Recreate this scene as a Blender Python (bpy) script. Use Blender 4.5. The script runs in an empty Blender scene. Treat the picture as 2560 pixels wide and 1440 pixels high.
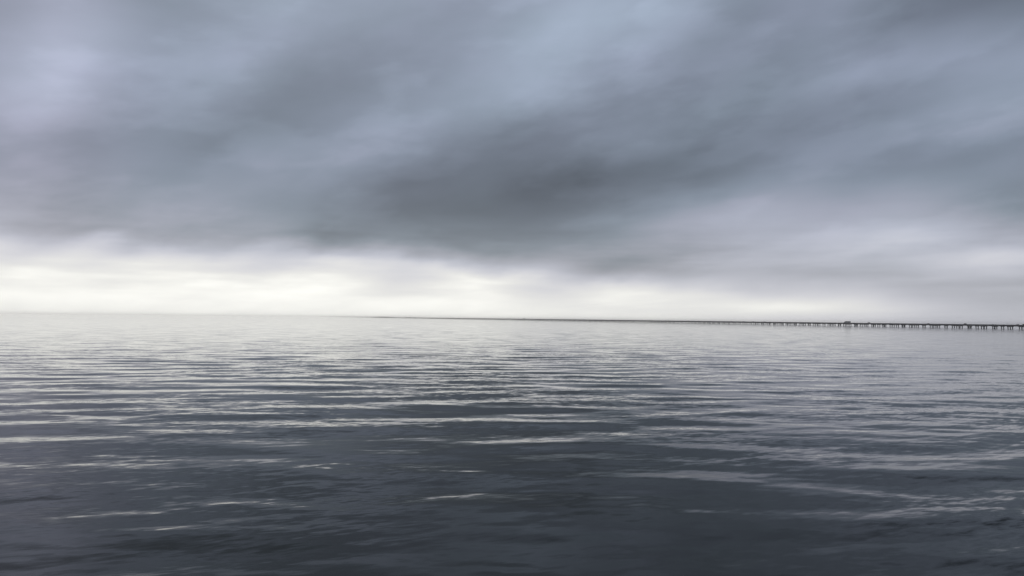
import bpy, bmesh, math, random
import numpy as np
from mathutils import Matrix, Vector

random.seed(7)
scene = bpy.context.scene
COL = scene.collection
R = math.radians

# ------------------------------------------------------------------ camera
CAM_H = 9.0
cam_data = bpy.data.cameras.new('camera')
cam_data.sensor_width = 36.0
cam_data.lens = 36.0 * 1900 / 2560
cam_data.clip_start = 0.1
cam_data.clip_end = 300000
cam = bpy.data.objects.new('camera', cam_data)
COL.objects.link(cam)
cam.matrix_world = (Matrix.Translation((0, 0, CAM_H)) @ Matrix.Rotation(R(90 + 2.285), 4, 'X')
                    @ Matrix.Rotation(0.0104, 4, 'Z'))
scene.camera = cam

# ------------------------------------------------------------------ render
scene.render.engine = 'CYCLES'
scene.view_settings.view_transform = 'Standard'
scene.view_settings.look = 'None'
scene.view_settings.exposure = 0.0
scene.view_settings.gamma = 1.0
scene.view_settings.use_curve_mapping = False
scene.cycles.use_denoising = True
scene.cycles.max_bounces = 6
scene.cycles.volume_bounces = 4
scene.cycles.caustics_reflective = True

# ------------------------------------------------------------------ node helpers
class S:
    """A float socket with arithmetic."""
    def __init__(self, nt, sock): self.nt, self.s = nt, sock
    def _m(self, op, *a, clamp=False):
        n = self.nt.nodes.new('ShaderNodeMath'); n.operation = op; n.use_clamp = clamp
        for i, v in enumerate((self,) + a):
            if isinstance(v, S): self.nt.links.new(v.s, n.inputs[i])
            else: n.inputs[i].default_value = v
        return S(self.nt, n.outputs[0])
    def __add__(self, o): return self._m('ADD', o)
    def __radd__(self, o): return self._m('ADD', o)
    def __sub__(self, o): return self._m('SUBTRACT', o)
    def __rsub__(self, o): return (self * -1.0) + o
    def __mul__(self, o): return self._m('MULTIPLY', o)
    def __rmul__(self, o): return self._m('MULTIPLY', o)
    def __truediv__(self, o): return self._m('DIVIDE', o)
    def pow(self, o): return self._m('POWER', o)
    def madd(self, k, o): return self._m('MULTIPLY_ADD', k, o)
    def step(self, a, b, lo=0.0, hi=1.0):
        n = self.nt.nodes.new('ShaderNodeMapRange'); n.interpolation_type = 'SMOOTHSTEP'
        self.nt.links.new(self.s, n.inputs['Value'])
        for i, v in ((1, a), (2, b), (3, lo), (4, hi)):
            if isinstance(v, S): self.nt.links.new(v.s, n.inputs[i])
            else: n.inputs[i].default_value = v
        return S(self.nt, n.outputs[0])
def xyz(nt, x, y, z):
    n = nt.nodes.new('ShaderNodeCombineXYZ')
    for i, v in enumerate((x, y, z)):
        if isinstance(v, S): nt.links.new(v.s, n.inputs[i])
        else: n.inputs[i].default_value = v
    return n.outputs[0]
def noise(nt, vec, scale, detail=3.0, rough=0.5, dims='3D', lac=2.0, dist=0.0):
    n = nt.nodes.new('ShaderNodeTexNoise'); n.noise_dimensions = dims
    nt.links.new(vec, n.inputs['Vector'])
    n.inputs['Scale'].default_value = scale; n.inputs['Detail'].default_value = detail
    n.inputs['Roughness'].default_value = rough; n.inputs['Lacunarity'].default_value = lac
    n.inputs['Distortion'].default_value = dist
    return n

# ------------------------------------------------------------------ sky
# Overcast: cloud masses as soft lobes (azimuth, elevation, half widths, tilt, in
# degrees; amount lighter or darker than the mean deck), broken up by noise that is
# laid out on the flat cloud deck overhead, over a bright gap above the horizon.
SUN_EL, SUN_AZ = 52.0, -25.0
CLOUD_MASSES = [
(-32.0,1.0,5.0,0.70,0,0.018), (-25.6,1.0,5.0,0.70,0,0.019), (-19.3,1.0,5.0,0.70,0,0.016), (-6.5,1.0,5.0,0.70,0,0.026), (6.2,1.0,5.0,0.70,0,-0.023),
(18.9,1.0,5.0,0.70,0,0.075), (25.3,1.0,5.0,0.70,0,0.090), (31.6,1.0,5.0,0.70,0,-0.018), (38.0,1.0,5.0,0.70,0,0.027), (-35.0,2.4,4.6,0.85,0,0.031),
(-29.6,2.4,4.6,0.85,0,0.028), (-24.2,2.4,4.6,0.85,0,0.018), (-13.5,2.4,4.6,0.85,0,0.017), (-8.1,2.4,4.6,0.85,0,-0.043), (-2.7,2.4,4.6,0.85,0,0.024),
(2.7,2.4,4.6,0.85,0,-0.079), (8.1,2.4,4.6,0.85,0,0.047), (13.5,2.4,4.6,0.85,0,0.033), (18.8,2.4,4.6,0.85,0,-0.018), (24.2,2.4,4.6,0.85,0,0.050),
(29.6,2.4,4.6,0.85,0,-0.057), (35.0,2.4,4.6,0.85,0,-0.017), (-32.6,3.9,4.6,1.00,28,-0.075), (-27.6,3.9,4.6,1.00,17,-0.081), (-22.6,3.9,4.6,1.00,13,-0.040),
(-17.6,3.9,4.6,1.00,10,-0.066), (-12.6,3.9,4.6,1.00,8,0.020), (-7.6,3.9,4.6,1.00,7,-0.061), (-2.6,3.9,4.6,1.00,6,-0.036), (2.4,3.9,4.6,1.00,5,0.067),
(7.4,3.9,4.6,1.00,5,-0.100), (12.4,3.9,4.6,1.00,4,-0.025), (17.4,3.9,4.6,1.00,4,0.020), (22.4,3.9,4.6,1.00,4,-0.032), (32.4,3.9,4.6,1.00,3,0.128),
(37.4,3.9,4.6,1.00,3,-0.024), (-32.7,5.6,4.6,1.25,37,-0.031), (-28.0,5.6,4.6,1.25,25,-0.034), (-23.4,5.6,4.6,1.25,19,-0.029), (-18.7,5.6,4.6,1.25,15,0.022),
(-14.0,5.6,4.6,1.25,12,-0.110), (-9.4,5.6,4.6,1.25,10,-0.060), (-4.7,5.6,4.6,1.25,9,-0.097), (-0.0,5.6,4.6,1.25,8,-0.081), (4.6,5.6,4.6,1.25,7,-0.067),
(9.3,5.6,4.6,1.25,6,-0.020), (14.0,5.6,4.6,1.25,6,-0.022), (18.6,5.6,4.6,1.25,5,0.018), (28.0,5.6,4.6,1.25,5,0.099), (32.6,5.6,4.6,1.25,4,-0.040),
(-32.5,7.8,4.8,1.50,40,0.022), (-27.5,7.8,4.8,1.50,32,-0.026), (-17.5,7.8,4.8,1.50,19,-0.049), (-12.5,7.8,4.8,1.50,16,-0.076), (-7.5,7.8,4.8,1.50,13,-0.129),
(-2.5,7.8,4.8,1.50,12,-0.076), (2.5,7.8,4.8,1.50,10,-0.106), (7.5,7.8,4.8,1.50,9,-0.078), (17.5,7.8,4.8,1.50,8,0.057), (22.5,7.8,4.8,1.50,7,-0.019),
(27.5,7.8,4.8,1.50,7,0.047), (32.5,7.8,4.8,1.50,6,-0.058), (37.5,7.8,4.8,1.50,6,-0.094), (-35.0,10.4,5.2,1.80,40,-0.086), (-29.6,10.4,5.2,1.80,40,-0.067),
(-24.2,10.4,5.2,1.80,33,-0.016), (-18.8,10.4,5.2,1.80,26,-0.027), (-8.1,10.4,5.2,1.80,18,-0.127), (-2.7,10.4,5.2,1.80,16,-0.065), (2.7,10.4,5.2,1.80,14,-0.162),
(8.1,10.4,5.2,1.80,12,-0.113), (13.5,10.4,5.2,1.80,11,-0.076), (24.2,10.4,5.2,1.80,9,-0.041), (29.6,10.4,5.2,1.80,8,-0.051), (35.0,10.4,5.2,1.80,8,-0.033),
(-32.2,13.6,5.6,2.10,40,0.124), (-20.5,13.6,5.6,2.10,35,-0.043), (-8.9,13.6,5.6,2.10,24,0.039), (-3.0,13.6,5.6,2.10,20,-0.046), (2.8,13.6,5.6,2.10,18,-0.064),
(8.6,13.6,5.6,2.10,16,-0.017), (14.5,13.6,5.6,2.10,14,-0.031), (20.3,13.6,5.6,2.10,13,-0.060), (26.1,13.6,5.6,2.10,12,-0.053), (32.0,13.6,5.6,2.10,11,0.068),
(37.8,13.6,5.6,2.10,10,-0.061), (-31.9,17.2,6.0,2.40,40,0.085), (-25.5,17.2,6.0,2.40,40,0.018), (-12.8,17.2,6.0,2.40,32,-0.069), (-6.4,17.2,6.0,2.40,27,-0.028),
(-0.1,17.2,6.0,2.40,23,0.042), (6.3,17.2,6.0,2.40,20,-0.024), (12.6,17.2,6.0,2.40,18,-0.031), (19.0,17.2,6.0,2.40,16,-0.027), (25.4,17.2,6.0,2.40,15,0.021),
(31.7,17.2,6.0,2.40,13,0.021), (38.1,17.2,6.0,2.40,12,0.031), (-24.6,21.2,6.4,2.80,40,-0.030), (-17.6,21.2,6.4,2.80,40,0.042), (-10.6,21.2,6.4,2.80,36,0.028),
(3.4,21.2,6.4,2.80,26,0.102), (10.4,21.2,6.4,2.80,23,0.076), (17.4,21.2,6.4,2.80,20,-0.041), (31.4,21.2,6.4,2.80,17,-0.137), (38.4,21.2,6.4,2.80,15,-0.161),
(10.0,25.5,7.5,3.60,27,0.017), 
]

world = bpy.data.worlds.new('World')
scene.world = world
world.use_nodes = True
world.cycles.sampling_method = 'MANUAL'; world.cycles.sample_map_resolution = 512
wt = world.node_tree
wt.nodes.clear()
w_out = wt.nodes.new('ShaderNodeOutputWorld')
w_bg = wt.nodes.new('ShaderNodeBackground')
w_bg.inputs['Strength'].default_value = 0.1
wt.links.new(w_bg.outputs[0], w_out.inputs['Surface'])
tc = wt.nodes.new('ShaderNodeTexCoord')
sep = wt.nodes.new('ShaderNodeSeparateXYZ')
wt.links.new(tc.outputs['Generated'], sep.inputs[0])
dx, dy, dz = (S(wt, sep.outputs[i]) for i in range(3))
DEG = 180 / math.pi
az = dx._m('ARCTAN2', dy) * DEG
el = dz._m('ARCSINE')._m('ABSOLUTE') * DEG
# the cloud deck as a flat layer: position where the view ray meets it
inv = 1.0 / 1.0
den = dz._m('ABSOLUTE') + 0.07
deck = xyz(wt, dx / den, dy / den, 0.0)
rotm = wt.nodes.new('ShaderNodeMapping'); rotm.vector_type = 'TEXTURE'
rotm.inputs['Rotation'].default_value = (0, 0, R(124)); rotm.inputs['Scale'].default_value = (5.5, 0.8, 1)
wt.links.new(deck, rotm.inputs[0])
nz1 = noise(wt, rotm.outputs[0], 1.1, 4.0, 0.5, '2D')
n1 = S(wt, nz1.outputs['Fac']) - 0.5
def sky_noise(tilt, squash, scale, detail, rough, off):
    """billows on the sky: noise on the view direction, flattened and tilted"""
    m = wt.nodes.new('ShaderNodeMapping'); m.vector_type = 'TEXTURE'
    m.inputs['Rotation'].default_value = (0, R(-tilt), 0); m.inputs['Scale'].default_value = (1, 1, 1 / squash)
    m.inputs['Location'].default_value = (off, off * .7, -off)
    wt.links.new(tc.outputs['Generated'], m.inputs[0])
    return noise(wt, m.outputs[0], scale, detail, rough)
nz2 = sky_noise(10, 2.4, 5.0, 3.0, 0.5, 9.0)
n2 = S(wt, nz2.outputs['Fac']) - 0.5
n4 = S(wt, sky_noise(13, 2.1, 8.5, 6.0, 0.52, 2.0).outputs['Fac']) - 0.5
n5 = S(wt, sky_noise(8, 3.0, 6.0, 5.0, 0.5, 5.0).outputs['Fac']).step(0.47, 0.60) - 0.5      # layers with a firmer edge
n3 = S(wt, noise(wt, xyz(wt, az * 0.10, el * 0.75, 7.0), 1.0, 5.0, 0.5, '2D').outputs['Fac']) - 0.5
cs = wt.nodes.new('ShaderNodeSeparateColor'); wt.links.new(nz2.outputs['Color'], cs.inputs[0])
w1 = S(wt, cs.outputs[0]) - 0.5
w2 = S(wt, cs.outputs[1]) - 0.5
amp = el.step(0.0, 12.0, 0.25, 1.0)
azw = az + w1 * 3.0 * amp
elw = el + (w2 * 2.0 + n1 * 0.5 + n4 * 1.6) * amp
gap = azw.step(5, 34, 0.95, 0.75)
edge = azw.step(-9, 8, 4.75, 2.6) - azw.step(8, 32, 0.0, 1.1)
cl = elw.step(1, 14, 0.72, 0.58)
elr = elw + (n4 * 1.5 + n3 * 2.0) * el.step(0.5, 2.5)      # ragged lower rim of the deck
t = elr.step(edge - 1.15, edge + 1.15)
L = gap + (cl - gap) * t
pos = xyz(wt, azw, elw, 1.0)
def dot(vec, c):
    d = wt.nodes.new('ShaderNodeVectorMath'); d.operation = 'DOT_PRODUCT'
    wt.links.new(vec, d.inputs[0]); d.inputs[1].default_value = c
    return S(wt, d.outputs['Value'])
for i, (a, e, sa, se, rt, k) in enumerate(CLOUD_MASSES):
    if i and i % 20 == 0:                     # orders the evaluation in short runs
        pos = xyz(wt, azw + L * 1e-6, elw, 1.0)
    c, s = math.cos(R(rt)), math.sin(R(rt))
    u = dot(pos, (c / sa, s / sa, -(a * c + e * s) / sa))
    v = dot(pos, (-s / se, c / se, (a * s - e * c) / se))
    q = v.madd(v, u * u)
    pw = wt.nodes.new('ShaderNodeMath'); pw.operation = 'POWER'
    pw.inputs[0].default_value = math.exp(-1)
    wt.links.new(q.s, pw.inputs[1])
    L = S(wt, pw.outputs[0]).madd(k, L)
# texture of the cloud base itself
L = L + n4 * el.step(2.0, 8.0, 0.03, 0.08) + n5 * el.step(2.0, 7.0, 0.01, 0.03) + n1 * 0.03 + n2 * el.step(0.3, 4.0, 0.02, 0.08) + n3 * el.step(0.4, 2.5, 0.03, 0.16) * el.step(4.0, 9.0, 1.0, 0.1)
L = L._m('MAXIMUM', 0.3)._m('MINIMUM', 1.0)
tint = el.step(0.5, 12.0, 0.35, 1.0) * L.step(0.72, 0.97, 1.0, 0.0)
warm = L.step(0.82, 0.98)
glow = L.step(0.90, 1.0, 10.0, 11.2)          # the clear strip is brighter than the picture can hold
hue = el.step(6.0, 20.0, 0.5, 1.0) * w1
tint_r = el.step(0.5, 8.0, 0.4, 1.0) * L.step(0.68, 0.92, 1.0, 0.0) * az.step(-32, -24, 0.55, 1.0) * (1.0 - L.step(0.54, 0.66) * el.step(9.0, 16.0, 0.6, 0.0))
cr = (L * (1.0 - 0.072 * tint_r + 0.05 * hue * tint)).pow(2.2) * glow
cg = L.pow(2.2) * glow
cb = (L * (1.0 + 0.118 * tint + 0.05 * hue * tint - 0.020 * warm)).pow(2.2) * glow
cc = wt.nodes.new('ShaderNodeCombineColor')
for i, c in enumerate((cr, cg, cb)): wt.links.new(c.s, cc.inputs[i])
sky = wt.nodes.new('ShaderNodeTexSky')
sky.sky_type = 'NISHITA'; sky.sun_disc = False
sky.sun_elevation = R(SUN_EL); sky.sun_rotation = R(SUN_AZ)
sky.air_density = 1.0; sky.dust_density = 4.0; sky.ozone_density = 1.0
mx = wt.nodes.new('ShaderNodeMix'); mx.data_type = 'RGBA'
mx.inputs['Factor'].default_value = 0.05      # thin share of the clear sky through the deck
wt.links.new(cc.outputs[0], mx.inputs['A']); wt.links.new(sky.outputs[0], mx.inputs['B'])
wt.links.new(mx.outputs['Result'], w_bg.inputs['Color'])

# ------------------------------------------------------------------ sun behind the clouds
sun_data = bpy.data.lights.new('sun', 'SUN')
sun_data.energy = 0.5
sun_data.angle = R(40)
sun_data.color = (1.0, 0.97, 0.92)
sun = bpy.data.objects.new('sun', sun_data)
COL.objects.link(sun)
sd = Vector((math.sin(R(SUN_AZ)) * math.cos(R(SUN_EL)), math.cos(R(SUN_AZ)) * math.cos(R(SUN_EL)), math.sin(R(SUN_EL))))
sun.rotation_euler = (-sd).to_track_quat('-Z', 'Y').to_euler()
sun.location = (0, 0, 200)

# ------------------------------------------------------------------ materials
def material(name, base, rough=0.7, var=0.0, scale=1.0, metal=0.0, ior=1.45):
    m = bpy.data.materials.new(name); m.use_nodes = True
    nt = m.node_tree; b = nt.nodes['Principled BSDF']
    b.inputs['Roughness'].default_value = rough; b.inputs['Metallic'].default_value = metal
    b.inputs['IOR'].default_value = ior
    if var:
        tcn = nt.nodes.new('ShaderNodeTexCoord')
        n = noise(nt, tcn.outputs['Object'], scale, 5.0, 0.6)
        rp = nt.nodes.new('ShaderNodeValToRGB')
        rp.color_ramp.elements[0].position = 0.3; rp.color_ramp.elements[1].position = 0.7
        rp.color_ramp.elements[0].color = [c * (1 - var) for c in base] + [1]
        rp.color_ramp.elements[1].color = [min(1, c * (1 + var)) for c in base] + [1]
        nt.links.new(n.outputs['Fac'], rp.inputs[0]); nt.links.new(rp.outputs[0], b.inputs['Base Color'])
    else:
        b.inputs['Base Color'].default_value = (*base, 1)
    return m

WAVE_SLOPE = 0.038
RIPPLE = 0.125
HAZE = 7.0e-5

def link(name, mesh, mat=None, parent=None, **props):
    o = bpy.data.objects.new(name, mesh)
    if mat and not mesh.materials: mesh.materials.append(mat)
    COL.objects.link(o)
    if parent: o.parent = parent
    for k, v in props.items(): o[k] = v
    return o
def empty(name, loc, rz=0.0, **props):
    o = bpy.data.objects.new(name, None); COL.objects.link(o)
    o.location = loc; o.rotation_euler = (0, 0, rz)
    for k, v in props.items(): o[k] = v
    return o
def copy_tree(o, parent=None):
    c = o.copy(); COL.objects.link(c); c.parent = parent
    for ch in list(o.children): copy_tree(ch, c)
    return c
def box(bm, x0, x1, y0, y1, z0, z1):
    v = [bm.verts.new(p) for p in ((x0, y0, z0), (x1, y0, z0), (x1, y1, z0), (x0, y1, z0),
                                   (x0, y0, z1), (x1, y0, z1), (x1, y1, z1), (x0, y1, z1))]
    for f in ((3, 2, 1, 0), (4, 5, 6, 7), (0, 1, 5, 4), (1, 2, 6, 5), (2, 3, 7, 6), (3, 0, 4, 7)):
        bm.faces.new([v[i] for i in f])
def cyl(bm, x, y, z0, z1, r0, r1=None, n=10):
    r1 = r0 if r1 is None else r1
    a = [bm.verts.new((x + r0 * math.cos(2 * math.pi * i / n), y + r0 * math.sin(2 * math.pi * i / n), z0)) for i in range(n)]
    b = [bm.verts.new((x + r1 * math.cos(2 * math.pi * i / n), y + r1 * math.sin(2 * math.pi * i / n), z1)) for i in range(n)]
    for i in range(n):
        j = (i + 1) % n; bm.faces.new((a[i], a[j], b[j], b[i]))
    bm.faces.new(a[::-1]); bm.faces.new(b)
def prism(bm, prof, y0, y1, inset=0.0):
    """side profile (x, z) counter-clockwise, extruded along y"""
    a = [bm.verts.new((x, y0, z)) for x, z in prof]; b = [bm.verts.new((x, y1, z)) for x, z in prof]
    n = len(prof)
    bm.faces.new(a); bm.faces.new(b[::-1])
    for i in range(n):
        j = (i + 1) % n; bm.faces.new((a[j], a[i], b[i], b[j]))
def finish(bm, name):
    bmesh.ops.recalc_face_normals(bm, faces=bm.faces)
    me = bpy.data.meshes.new(name); bm.to_mesh(me); bm.free(); return me

# ------------------------------------------------------------------ water
rng = np.random.default_rng(11)
px = 1.0 / 760.0
depr = np.concatenate([np.arange(262, 1.0, -0.33) * px])
r_vis = CAM_H / depr
r_in = np.concatenate([[1.0, 3.0, 6.0], np.linspace(9.0, r_vis[0], 60)[:-1]])
r_far = np.geomspace(r_vis[-1], 70000, 40)[1:]
rr = np.concatenate([r_in, r_vis, r_far]).astype(np.float64)
a_front = np.radians(np.linspace(-46, 46, 860))
a_back = np.radians(np.linspace(46, 314, 120))[1:-1]
aa = np.concatenate([a_front, a_back])
nr, na = len(rr), len(aa)
dr = np.gradient(rr)
dth = np.concatenate([np.full(len(a_front), a_front[1] - a_front[0]), np.full(len(a_back), R(268 / 119))])
RR, AA = np.meshgrid(rr, aa, indexing='ij')
X = (RR * np.sin(AA)).astype(np.float32); Y = (RR * np.cos(AA)).astype(np.float32)
DRr = np.broadcast_to(dr[:, None], RR.shape).astype(np.float32)
DTh = (RR * dth[None, :]).astype(np.float32)
Z = np.zeros_like(X)
miss = np.zeros_like(X)
def patches(X, Y, s, ph):
    return (np.sin(X / (13 * s) + ph) * np.sin(Y / (23 * s) + 1.7 * ph) + np.sin((X * .6 + Y * .5) / (9 * s) + 2 * ph)
            + np.sin((X * -.5 + Y * .3) / (17 * s) + 3 * ph)) / 2.2
P1 = np.clip(0.62 + 0.4 * patches(X, Y, 1.0, 0.8), 0.2, 1.0).astype(np.float32)
NW = 170
for i in range(NW):
    u = (i + rng.random()) / NW
    lam = 1.0 * (15.0 / 1.0) ** u
    if rng.random() < 0.62: psi = rng.normal(R(-6), R(15)); q0 = 1.0
    elif rng.random() < 0.7: psi = rng.normal(R(-32), R(11)); q0 = 0.8
    else: psi = rng.normal(R(30), R(10)); q0 = 0.7
    s = q0 * WAVE_SLOPE * math.sqrt(2.0 / NW) * (0.80 + 0.4 * math.exp(-((math.log(lam) - math.log(7)) / 0.7) ** 2))
    k = 2 * math.pi / lam
    kx, ky = k * math.sin(psi), k * math.cos(psi)
    ph = rng.uniform(0, 2 * math.pi)
    c = np.abs(np.cos(AA - psi)).astype(np.float32)
    sp = DRr * c + DTh * np.sqrt(np.maximum(0, 1 - c * c))
    q = np.clip((lam / np.maximum(sp, 1e-3) - 2.2) / 2.6, 0, 1); q = q * q * (3 - 2 * q)
    mod = P1 if lam < 4.5 else 1.0
    phs = (kx * X.astype(np.float64) + ky * Y + ph).astype(np.float32)
    Z += (s / k) * q * mod * np.sin(phs)
    miss += (1 - q * q) * (s * s / 2)
fine = np.sqrt(miss)
verts = np.empty((nr * na + 1, 3), np.float32)
verts[:-1, 0] = X.ravel(); verts[:-1, 1] = Y.ravel(); verts[:-1, 2] = Z.ravel()
verts[-1] = (0, 0, 0)
I = np.arange(nr - 1)[:, None] * na; J = np.arange(na)[None, :]; J2 = (J + 1) % na
quads = np.stack([I + J, I + na + J, I + na + J2, I + J2], -1).reshape(-1, 4)
quads = quads[:, ::-1]
tris = np.stack([np.full(na, nr * na), np.arange(na), (np.arange(na) + 1) % na], -1)[:, ::-1]
me = bpy.data.meshes.new('water')
nq, ntq = len(quads), len(tris)
me.vertices.add(len(verts)); me.vertices.foreach_set('co', verts.ravel())
me.loops.add(nq * 4 + ntq * 3)
me.loops.foreach_set('vertex_index', np.concatenate([quads.ravel(), tris.ravel()]).astype(np.int32))
me.polygons.add(nq + ntq)
starts = np.concatenate([np.arange(nq) * 4, nq * 4 + np.arange(ntq) * 3]).astype(np.int32)
me.polygons.foreach_set('loop_start', starts)
me.polygons.foreach_set('use_smooth', np.ones(nq + ntq, bool))
me.update(calc_edges=True)
at = me.attributes.new('fine_waves', 'FLOAT', 'POINT')
at.data.foreach_set('value', np.concatenate([fine.ravel(), [0]]).astype(np.float32))
if me.polygons[nq // 2].normal.z < 0: me.flip_normals()

wm = bpy.data.materials.new('lake_water'); wm.use_nodes = True
nt = wm.node_tree; bs = nt.nodes['Principled BSDF']
bs.inputs['Base Color'].default_value = (0.004, 0.006, 0.004, 1)
bs.inputs['Roughness'].default_value = 0.05
bs.inputs['IOR'].default_value = 1.21
geo = nt.nodes.new('ShaderNodeNewGeometry')
def slope_field(rot, sx, sy, amount, aspect=0.45, detail=2.0):
    m = nt.nodes.new('ShaderNodeMapping'); m.vector_type = 'TEXTURE'
    m.inputs['Rotation'].default_value = (0, 0, R(rot)); m.inputs['Scale'].default_value = (sx, sy, 1)
    nt.links.new(geo.outputs['Position'], m.inputs[0])
    n = noise(nt, m.outputs[0], 1.0, detail, 0.55, '2D')
    sc = nt.nodes.new('ShaderNodeSeparateColor'); nt.links.new(n.outputs['Color'], sc.inputs[0])
    gx = (S(nt, sc.outputs[0]) - 0.5) * (amount * aspect); gy = (S(nt, sc.outputs[1]) - 0.5) * amount
    return gx, gy
att = nt.nodes.new('ShaderNodeAttribute'); att.attribute_name = 'fine_waves'
fa = S(nt, att.outputs['Fac'])
# wind patches: smoother slicks between rippled water
pm = nt.nodes.new('ShaderNodeMapping'); pm.vector_type = 'TEXTURE'
pm.inputs['Scale'].default_value = (26, 15, 1); pm.inputs['Rotation'].default_value = (0, 0, R(12))
nt.links.new(geo.outputs['Position'], pm.inputs[0])
patch = S(nt, noise(nt, pm.outputs[0], 1.0, 2.0, 0.5, '2D').outputs['Fac']).step(0.36, 0.64, 0.35, 1.15)
g1 = slope_field(26, 1.5, 0.42, RIPPLE)
g2 = slope_field(8, 4.0, 1.2, RIPPLE * 0.8)
g3 = slope_field(3, 14.0, 4.0, 4.0)
nt.links.new((fa * fa * 0.008 + 1.5e-6).pow(0.25).s, bs.inputs['Roughness'])   # waves too fine for the mesh, as roughness
g0 = slope_field(18, 0.75, 0.22, RIPPLE * 0.6)
gx = (g0[0] + g1[0] + g2[0]) * patch + g3[0] * fa
gy = (g0[1] + g1[1] + g2[1]) * patch + g3[1] * fa
vm = nt.nodes.new('ShaderNodeVectorMath'); vm.operation = 'ADD'
nt.links.new(geo.outputs['Normal'], vm.inputs[0]); nt.links.new(xyz(nt, gx, gy, 0.0), vm.inputs[1])
vn = nt.nodes.new('ShaderNodeVectorMath'); vn.operation = 'NORMALIZE'
nt.links.new(vm.outputs[0], vn.inputs[0]); nt.links.new(vn.outputs[0], bs.inputs['Normal'])
link('water', me, wm, kind='structure')

# ------------------------------------------------------------------ the twin trestle bridge
B_AZ = R(-17.0)
B_DIR = Vector((math.sin(B_AZ), math.cos(B_AZ), 0)); B_OUT = Vector((math.cos(B_AZ), -math.sin(B_AZ), 0))
B_RZ = math.pi / 2 - B_AZ            # local x runs along the bridge, away from the viewer; local y to the left
D0 = 1190.0                          # clear distance from the viewpoint to the nearer deck's centre line
S0 = 480.0                           # along-bridge start, well outside the frame on the right
ORIGIN = B_OUT * D0
def hump(s): return 6.5 * math.exp(-((s - HUMP_S) / 700.0) ** 2)
HUMP_S = 9350.0
DECK_Z, SOFFIT = 6.15, 4.05
conc = material('weathered_concrete', (0.10, 0.10, 0.105), 0.85, 0.25, 0.35)
conc_dark = material('wet_concrete_pile', (0.07, 0.07, 0.075), 0.85, 0.3, 0.5)

def span_into(bm, x0, L, z):
    g = 0.04
    box(bm, x0 + g, x0 + L - g, -4.9, 4.9, z + DECK_Z - 0.25, z + DECK_Z)
    for y in (-3.6, -1.2, 1.2, 3.6):
        box(bm, x0 + g, x0 + L - g, y - 0.3, y + 0.3, z + SOFFIT, z + DECK_Z - 0.25)
    for y in (-4.9, 4.58):
        box(bm, x0 + g, x0 + L - g, y, y + 0.32, z + DECK_Z, z + DECK_Z + 0.88)
def cap_into(bm, x, z):
    # tapered cap beam across the two piles
    prof = [(-4.5, SOFFIT), (-4.5, SOFFIT - 0.55), (-3.4, SOFFIT - 1.05), (3.4, SOFFIT - 1.05), (4.5, SOFFIT - 0.55), (4.5, SOFFIT)]
    a = [bm.verts.new((x - 0.8, y, zz + z)) for y, zz in prof]; b = [bm.verts.new((x + 0.8, y, zz + z)) for y, zz in prof]
    bm.faces.new(a[::-1]); bm.faces.new(b)
    for i in range(6):
        j = (i + 1) % 6; bm.faces.new((a[i], a[j], b[j], b[i]))
def bridge(offset, L, length, label, phase):
    root = empty('trestle_bridge', ORIGIN + B_OUT * offset, B_RZ, label=label, category='bridge',
                 group='twin trestle bridges running to the horizon')
    n = int((length - S0) / L)
    bm = bmesh.new(); span_into(bm, 0, L, 0); sme = finish(bm, 'deck_span')
    bm = bmesh.new(); cap_into(bm, 0, 0); cme = finish(bm, 'pier_cap')
    bm = bmesh.new(); cyl(bm, 0, 0, -2.0, SOFFIT - 1.02, 0.76, n=12); pme = finish(bm, 'pile')
    far_s, far_p = bmesh.new(), bmesh.new()
    for i in range(n):
        s = S0 + phase + i * L
        z = hump(s)
        if i < 290:
            o = link('deck_span', sme, conc, root); o.location = (s, 0, z)
        else:
            span_into(far_s, s, L, z)
        if i < 146:
            c = link('pier_cap', cme, conc, root); c.location = (s, 0, z)
            for y in (-2.6, 2.6):
                p = link('pile', pme, conc_dark, c); p.location = (0, y, 0)
        else:
            cap_into(far_p, s, z)
            for y in (-2.6, 2.6): cyl(far_p, s, y, -2.0, SOFFIT - 1.02 + z, 0.76, n=6)
    link('distant_spans', finish(far_s, 'distant_spans'), conc, root, kind='stuff')
    link('distant_piers', finish(far_p, 'distant_piers'), conc_dark, root, kind='stuff')
    return root
bridge(0.0, 25.6, 24000, 'nearer of the two long low concrete trestle bridges across the water', 0.0)
bridge(33.0, 17.07, 24000, 'farther concrete trestle bridge running close behind the nearer one', 6.0)

# ------------------------------------------------------------------ things on the bridge
tyre = material('tyre_rubber', (0.02, 0.02, 0.02), 0.9)
glass = material('dark_vehicle_glass', (0.02, 0.022, 0.025), 0.08)
steel = material('galvanised_steel', (0.35, 0.35, 0.36), 0.5, metal=0.6)
paints = {k: material(k + '_paint', c, 0.35) for k, c in dict(dark=(0.03, 0.032, 0.036), grey=(0.12, 0.12, 0.13), silver=(0.3, 0.3, 0.31),
          red=(0.16, 0.02, 0.02), blue=(0.03, 0.05, 0.12)).items()}
trailer_m = material('trailer_side_panel', (0.13, 0.14, 0.14), 0.5, 0.1, 0.4)
def wheel_mesh(r, w):
    bm = bmesh.new(); n = 14
    a = [bm.verts.new((r * math.cos(2 * math.pi * i / n), -w / 2, r * math.sin(2 * math.pi * i / n))) for i in range(n)]
    b = [bm.verts.new((r * math.cos(2 * math.pi * i / n), w / 2, r * math.sin(2 * math.pi * i / n))) for i in range(n)]
    for i in range(n):
        j = (i + 1) % n; bm.faces.new((a[i], a[j], b[j], b[i]))
    bm.faces.new(a); bm.faces.new(b[::-1])
    return finish(bm, 'wheel')
CARW, TRKW = wheel_mesh(0.34, 0.22), wheel_mesh(0.5, 0.3)
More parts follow.
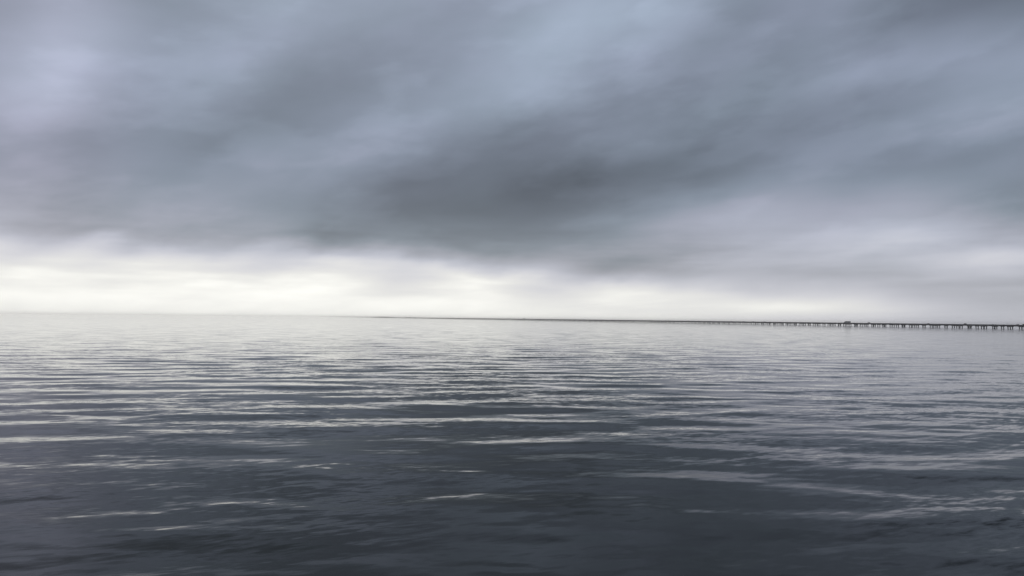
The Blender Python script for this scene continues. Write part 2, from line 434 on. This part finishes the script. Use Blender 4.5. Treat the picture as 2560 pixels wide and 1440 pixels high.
def bevelled(bm, w=0.05):
    bmesh.ops.bevel(bm, geom=list(bm.edges), offset=w, segments=2, affect='EDGES', profile=0.5)
SHAPES = {
 'car': (4.5, [(-2.25, .3), (2.25, .3), (2.28, .7), (1.2, .9), (-1.7, .95), (-2.28, .9)], [(1.15, .9), (.35, 1.42), (-1.0, 1.42), (-1.75, .94)], .86),
 'suv': (4.8, [(-2.4, .35), (2.4, .35), (2.42, .95), (1.35, 1.1), (-2.35, 1.12), (-2.44, .9)], [(1.3, 1.1), (.65, 1.78), (-2.05, 1.78), (-2.34, 1.12)], .93),
 'van': (5.6, [(-2.8, .35), (2.8, .35), (2.82, 1.0), (1.95, 1.25), (-2.75, 1.28), (-2.82, .9)], [(1.9, 1.25), (1.25, 2.35), (-2.7, 2.4), (-2.76, 1.28)], 1.0),
}
def vehicle(kind, paint, name):
    ln, body, cab, hw = SHAPES[kind]
    root = empty(name, (0, 0, 0))
    bm = bmesh.new(); prism(bm, body, -hw, hw); bevelled(bm, 0.06); link('body', finish(bm, 'body'), paints[paint], root)
    bm = bmesh.new(); prism(bm, cab, -hw + .08, hw - .08); bevelled(bm, 0.05)
    link('roof', finish(bm, 'roof'), paints[paint], root)
    # side windows, windscreen set just proud of the cabin
    cx0, cx1 = cab[3][0] + .35, cab[0][0] - .45; cz0, cz1 = cab[0][1] + .08, cab[1][1] - .1
    for y in (-hw + .075, hw - .105):
        bm = bmesh.new(); box(bm, cx0 + .25, cx1 - .25, y, y + .03, cz0, cz1); link('side_window', finish(bm, 'side_window'), glass, root)
    for x in (-ln * .31, ln * .31):
        for y in (-hw + .1, hw - .1):
            w = link('wheel', CARW, tyre, root); w.location = (x, y, .34)
    return root
def truck(name, length, top, paint):
    root = empty(name, (0, 0, 0))
    bm = bmesh.new(); box(bm, -length / 2, length / 2, -1.3, 1.3, 1.15, top); bevelled(bm, .06); link('trailer', finish(bm, 'trailer'), trailer_m, root)
    bm = bmesh.new(); box(bm, -length / 2 + .2, length / 2 + 2.9, -.5, .5, .7, 1.1); link('chassis', finish(bm, 'chassis'), tyre, root)
    x = length / 2 + .7
    bm = bmesh.new(); prism(bm, [(x, .8), (x + 3.6, .8), (x + 3.6, 1.8), (x + 2.4, 2.0), (x + 1.9, 2.95), (x + .1, top - .35), (x, top - .4)], -1.2, 1.2)
    bevelled(bm, .07); link('cab', finish(bm, 'cab'), paints[paint], root)
    for wx in (-length / 2 + 1.2, -length / 2 + 2.5, length / 2 - .3, length / 2 + 1.0, length / 2 + 3.4):
        for y in (-1.1, 1.1):
            w = link('wheel', TRKW, tyre, root); w.location = (wx, y, .5)
    return root
def on_bridge(px_x, far=0):
    """along-bridge distance that lies at this azimuth"""
    a = math.atan((px_x - 1280) / 1900) - B_AZ
    return (D0 + far) / math.tan(a)
def put(o, s, lane, label, category, group=None, flip=False):
    base = ORIGIN + B_OUT * (-lane) + B_DIR * s
    o.location = (base.x, base.y, DECK_Z + hump(s) + 0.004)
    o.rotation_euler = (0, 0, B_RZ + (math.pi if flip else 0))
    o['label'] = label; o['category'] = category
    if group: o['group'] = group
    return o
G_V = 'vehicles crossing the bridge'
put(truck('semi_trailer_truck', 13.5, 4.15, 'dark'), on_bridge(2118), -2.2, 'long boxy trailer truck standing tallest on the bridge, right half of the frame', 'truck', G_V)
put(truck('semi_trailer_truck', 13.5, 4.15, 'grey'), on_bridge(1310), -2.2, 'distant trailer truck, tallest bump on the far left stretch of bridge', 'truck', G_V)
LAB = {2557: ('van', 'dark', 'dark van on the bridge cut by the right edge of the frame'),
       2541: ('suv', 'dark', 'dark sport utility vehicle just left of the van at the frame edge'),
       2480: ('car', 'grey', 'grey car on the bridge between two taller dark vehicles at right'),
       2410: ('van', 'dark', 'dark van midway between the long trailer truck and the frame edge'),
       2318: ('suv', 'grey', 'grey sport utility vehicle well right of the long trailer truck'),
       2170: ('van', 'dark', 'dark van next to the right of the long trailer truck'),
       2103: ('car', 'dark', 'dark car close behind the long trailer truck on its left')}
for x, (kd, pt, lab) in LAB.items():
    put(vehicle(kd, pt, 'van' if kd == 'van' else 'car'), on_bridge(x), -2.2, lab, 'van' if kd == 'van' else 'car', G_V)
proto = vehicle('suv', 'grey', 'car')
first = True
ORD = 'second third fourth fifth sixth seventh eighth ninth tenth eleventh twelfth thirteenth fourteenth fifteenth sixteenth seventeenth eighteenth nineteenth twentieth twenty-first'.split()
for k, x in enumerate((1909, 1881, 1857, 1827, 1776, 1745, 1732, 1719, 1671, 1663, 1625, 1570, 1530, 1506, 1462, 1438, 1425, 1415, 1393, 1272)):
    o = proto if first else copy_tree(proto); first = False
    put(o, on_bridge(x), -2.2, f'tiny car on the bridge, {ORD[k]} counting leftwards from the long trailer truck', 'car', 'tiny far cars on the bridge')

# posts along the parapet
def post():
    root = empty('roadside_post', (0, 0, 0))
    bm = bmesh.new(); cyl(bm, 0, 0, 0, 3.4, 0.09, 0.07, 8); link('pole', finish(bm, 'pole'), steel, root)
    bm = bmesh.new(); box(bm, -.04, .04, -.3, .3, 2.6, 3.3); link('sign_plate', finish(bm, 'sign_plate'), steel, root)
    return root
pp = post(); first = True
PLAB = {2513: 'thin post on the bridge parapet nearest the right edge of the frame', 2431: 'thin post on the bridge parapet, second from the right edge',
        2382: 'thin post on the bridge parapet, third from the right edge', 2198: 'thin post on the bridge parapet first right of the long trailer truck',
        1704: 'lone thin post on the bridge parapet far left of the long trailer truck'}
for x in (2513, 2431, 2382, 2198, 1704):
    o = pp if first else copy_tree(pp); first = False
    put(o, on_bridge(x), -4.35, PLAB[x], 'post', 'posts along the bridge parapet')

# pavilion-roofed houses by the far navigation span
house_w = material('house_wall', (0.4, 0.39, 0.36), 0.8, 0.1, 0.5); house_r = material('house_roof', (0.2, 0.19, 0.18), 0.8, 0.15, 0.6)
def house(w, h, rf):
    root = empty('bridge_house', (0, 0, 0))
    bm = bmesh.new(); box(bm, -w / 2, w / 2, -w / 2, w / 2, 0, h); link('wall', finish(bm, 'wall'), house_w, root)
    bm = bmesh.new()
    b = [bm.verts.new((sx * (w / 2 + .8), sy * (w / 2 + .8), h + .01)) for sx, sy in ((-1, -1), (1, -1), (1, 1), (-1, 1))]
    t = bm.verts.new((0, 0, h + rf)); bm.faces.new(b[::-1])
    for i in range(4): bm.faces.new((b[i], b[(i + 1) % 4], t))
    link('roof', finish(bm, 'roof'), house_r, root)
    bm = bmesh.new()
    for sx in (-1, 1):
        for sy in (-1, 1): cyl(bm, sx * w * .4, sy * w * .4, -DECK_Z - 2.0, -.01, .5, n=8)
    link('stilts', finish(bm, 'stilts'), conc_dark, root)
    for y in (-w / 2 - .05, w / 2 + .01):
        bm = bmesh.new(); box(bm, -w * .35, w * .35, y, y + .04, h * .45, h * .8); link('window', finish(bm, 'window'), glass, root)
    return root
for x, w, h, rf, lab in ((1020, 13, 4.5, 4.5, 'leftmost of three pale peaked houses on the hazy far bridge'),
                         (1029, 13, 4.0, 4.5, 'middle one of three pale peaked houses on the hazy far bridge'),
                         (1040, 9, 3.5, 3.0, 'smallest and rightmost of three pale houses on the hazy far bridge')):
    put(house(w, h, rf), on_bridge(x), w / 2 + 6, lab, 'house', 'houses on the far bridge')

# ------------------------------------------------------------------ haze
bm = bmesh.new(); box(bm, -72000, 72000, -72000, 72000, -4.0, 34.0)
hz = finish(bm, 'haze')
hm = bpy.data.materials.new('haze_air'); hm.use_nodes = True
ht = hm.node_tree; ht.nodes.clear()
ho = ht.nodes.new('ShaderNodeOutputMaterial'); pv = ht.nodes.new('ShaderNodeVolumePrincipled')
pv.inputs['Color'].default_value = (1.0, 0.99, 0.98, 1)
pv.inputs['Density'].default_value = HAZE
pv.inputs['Anisotropy'].default_value = 0.98
ht.links.new(pv.outputs[0], ho.inputs['Volume'])
link('haze', hz, hm, kind='stuff')
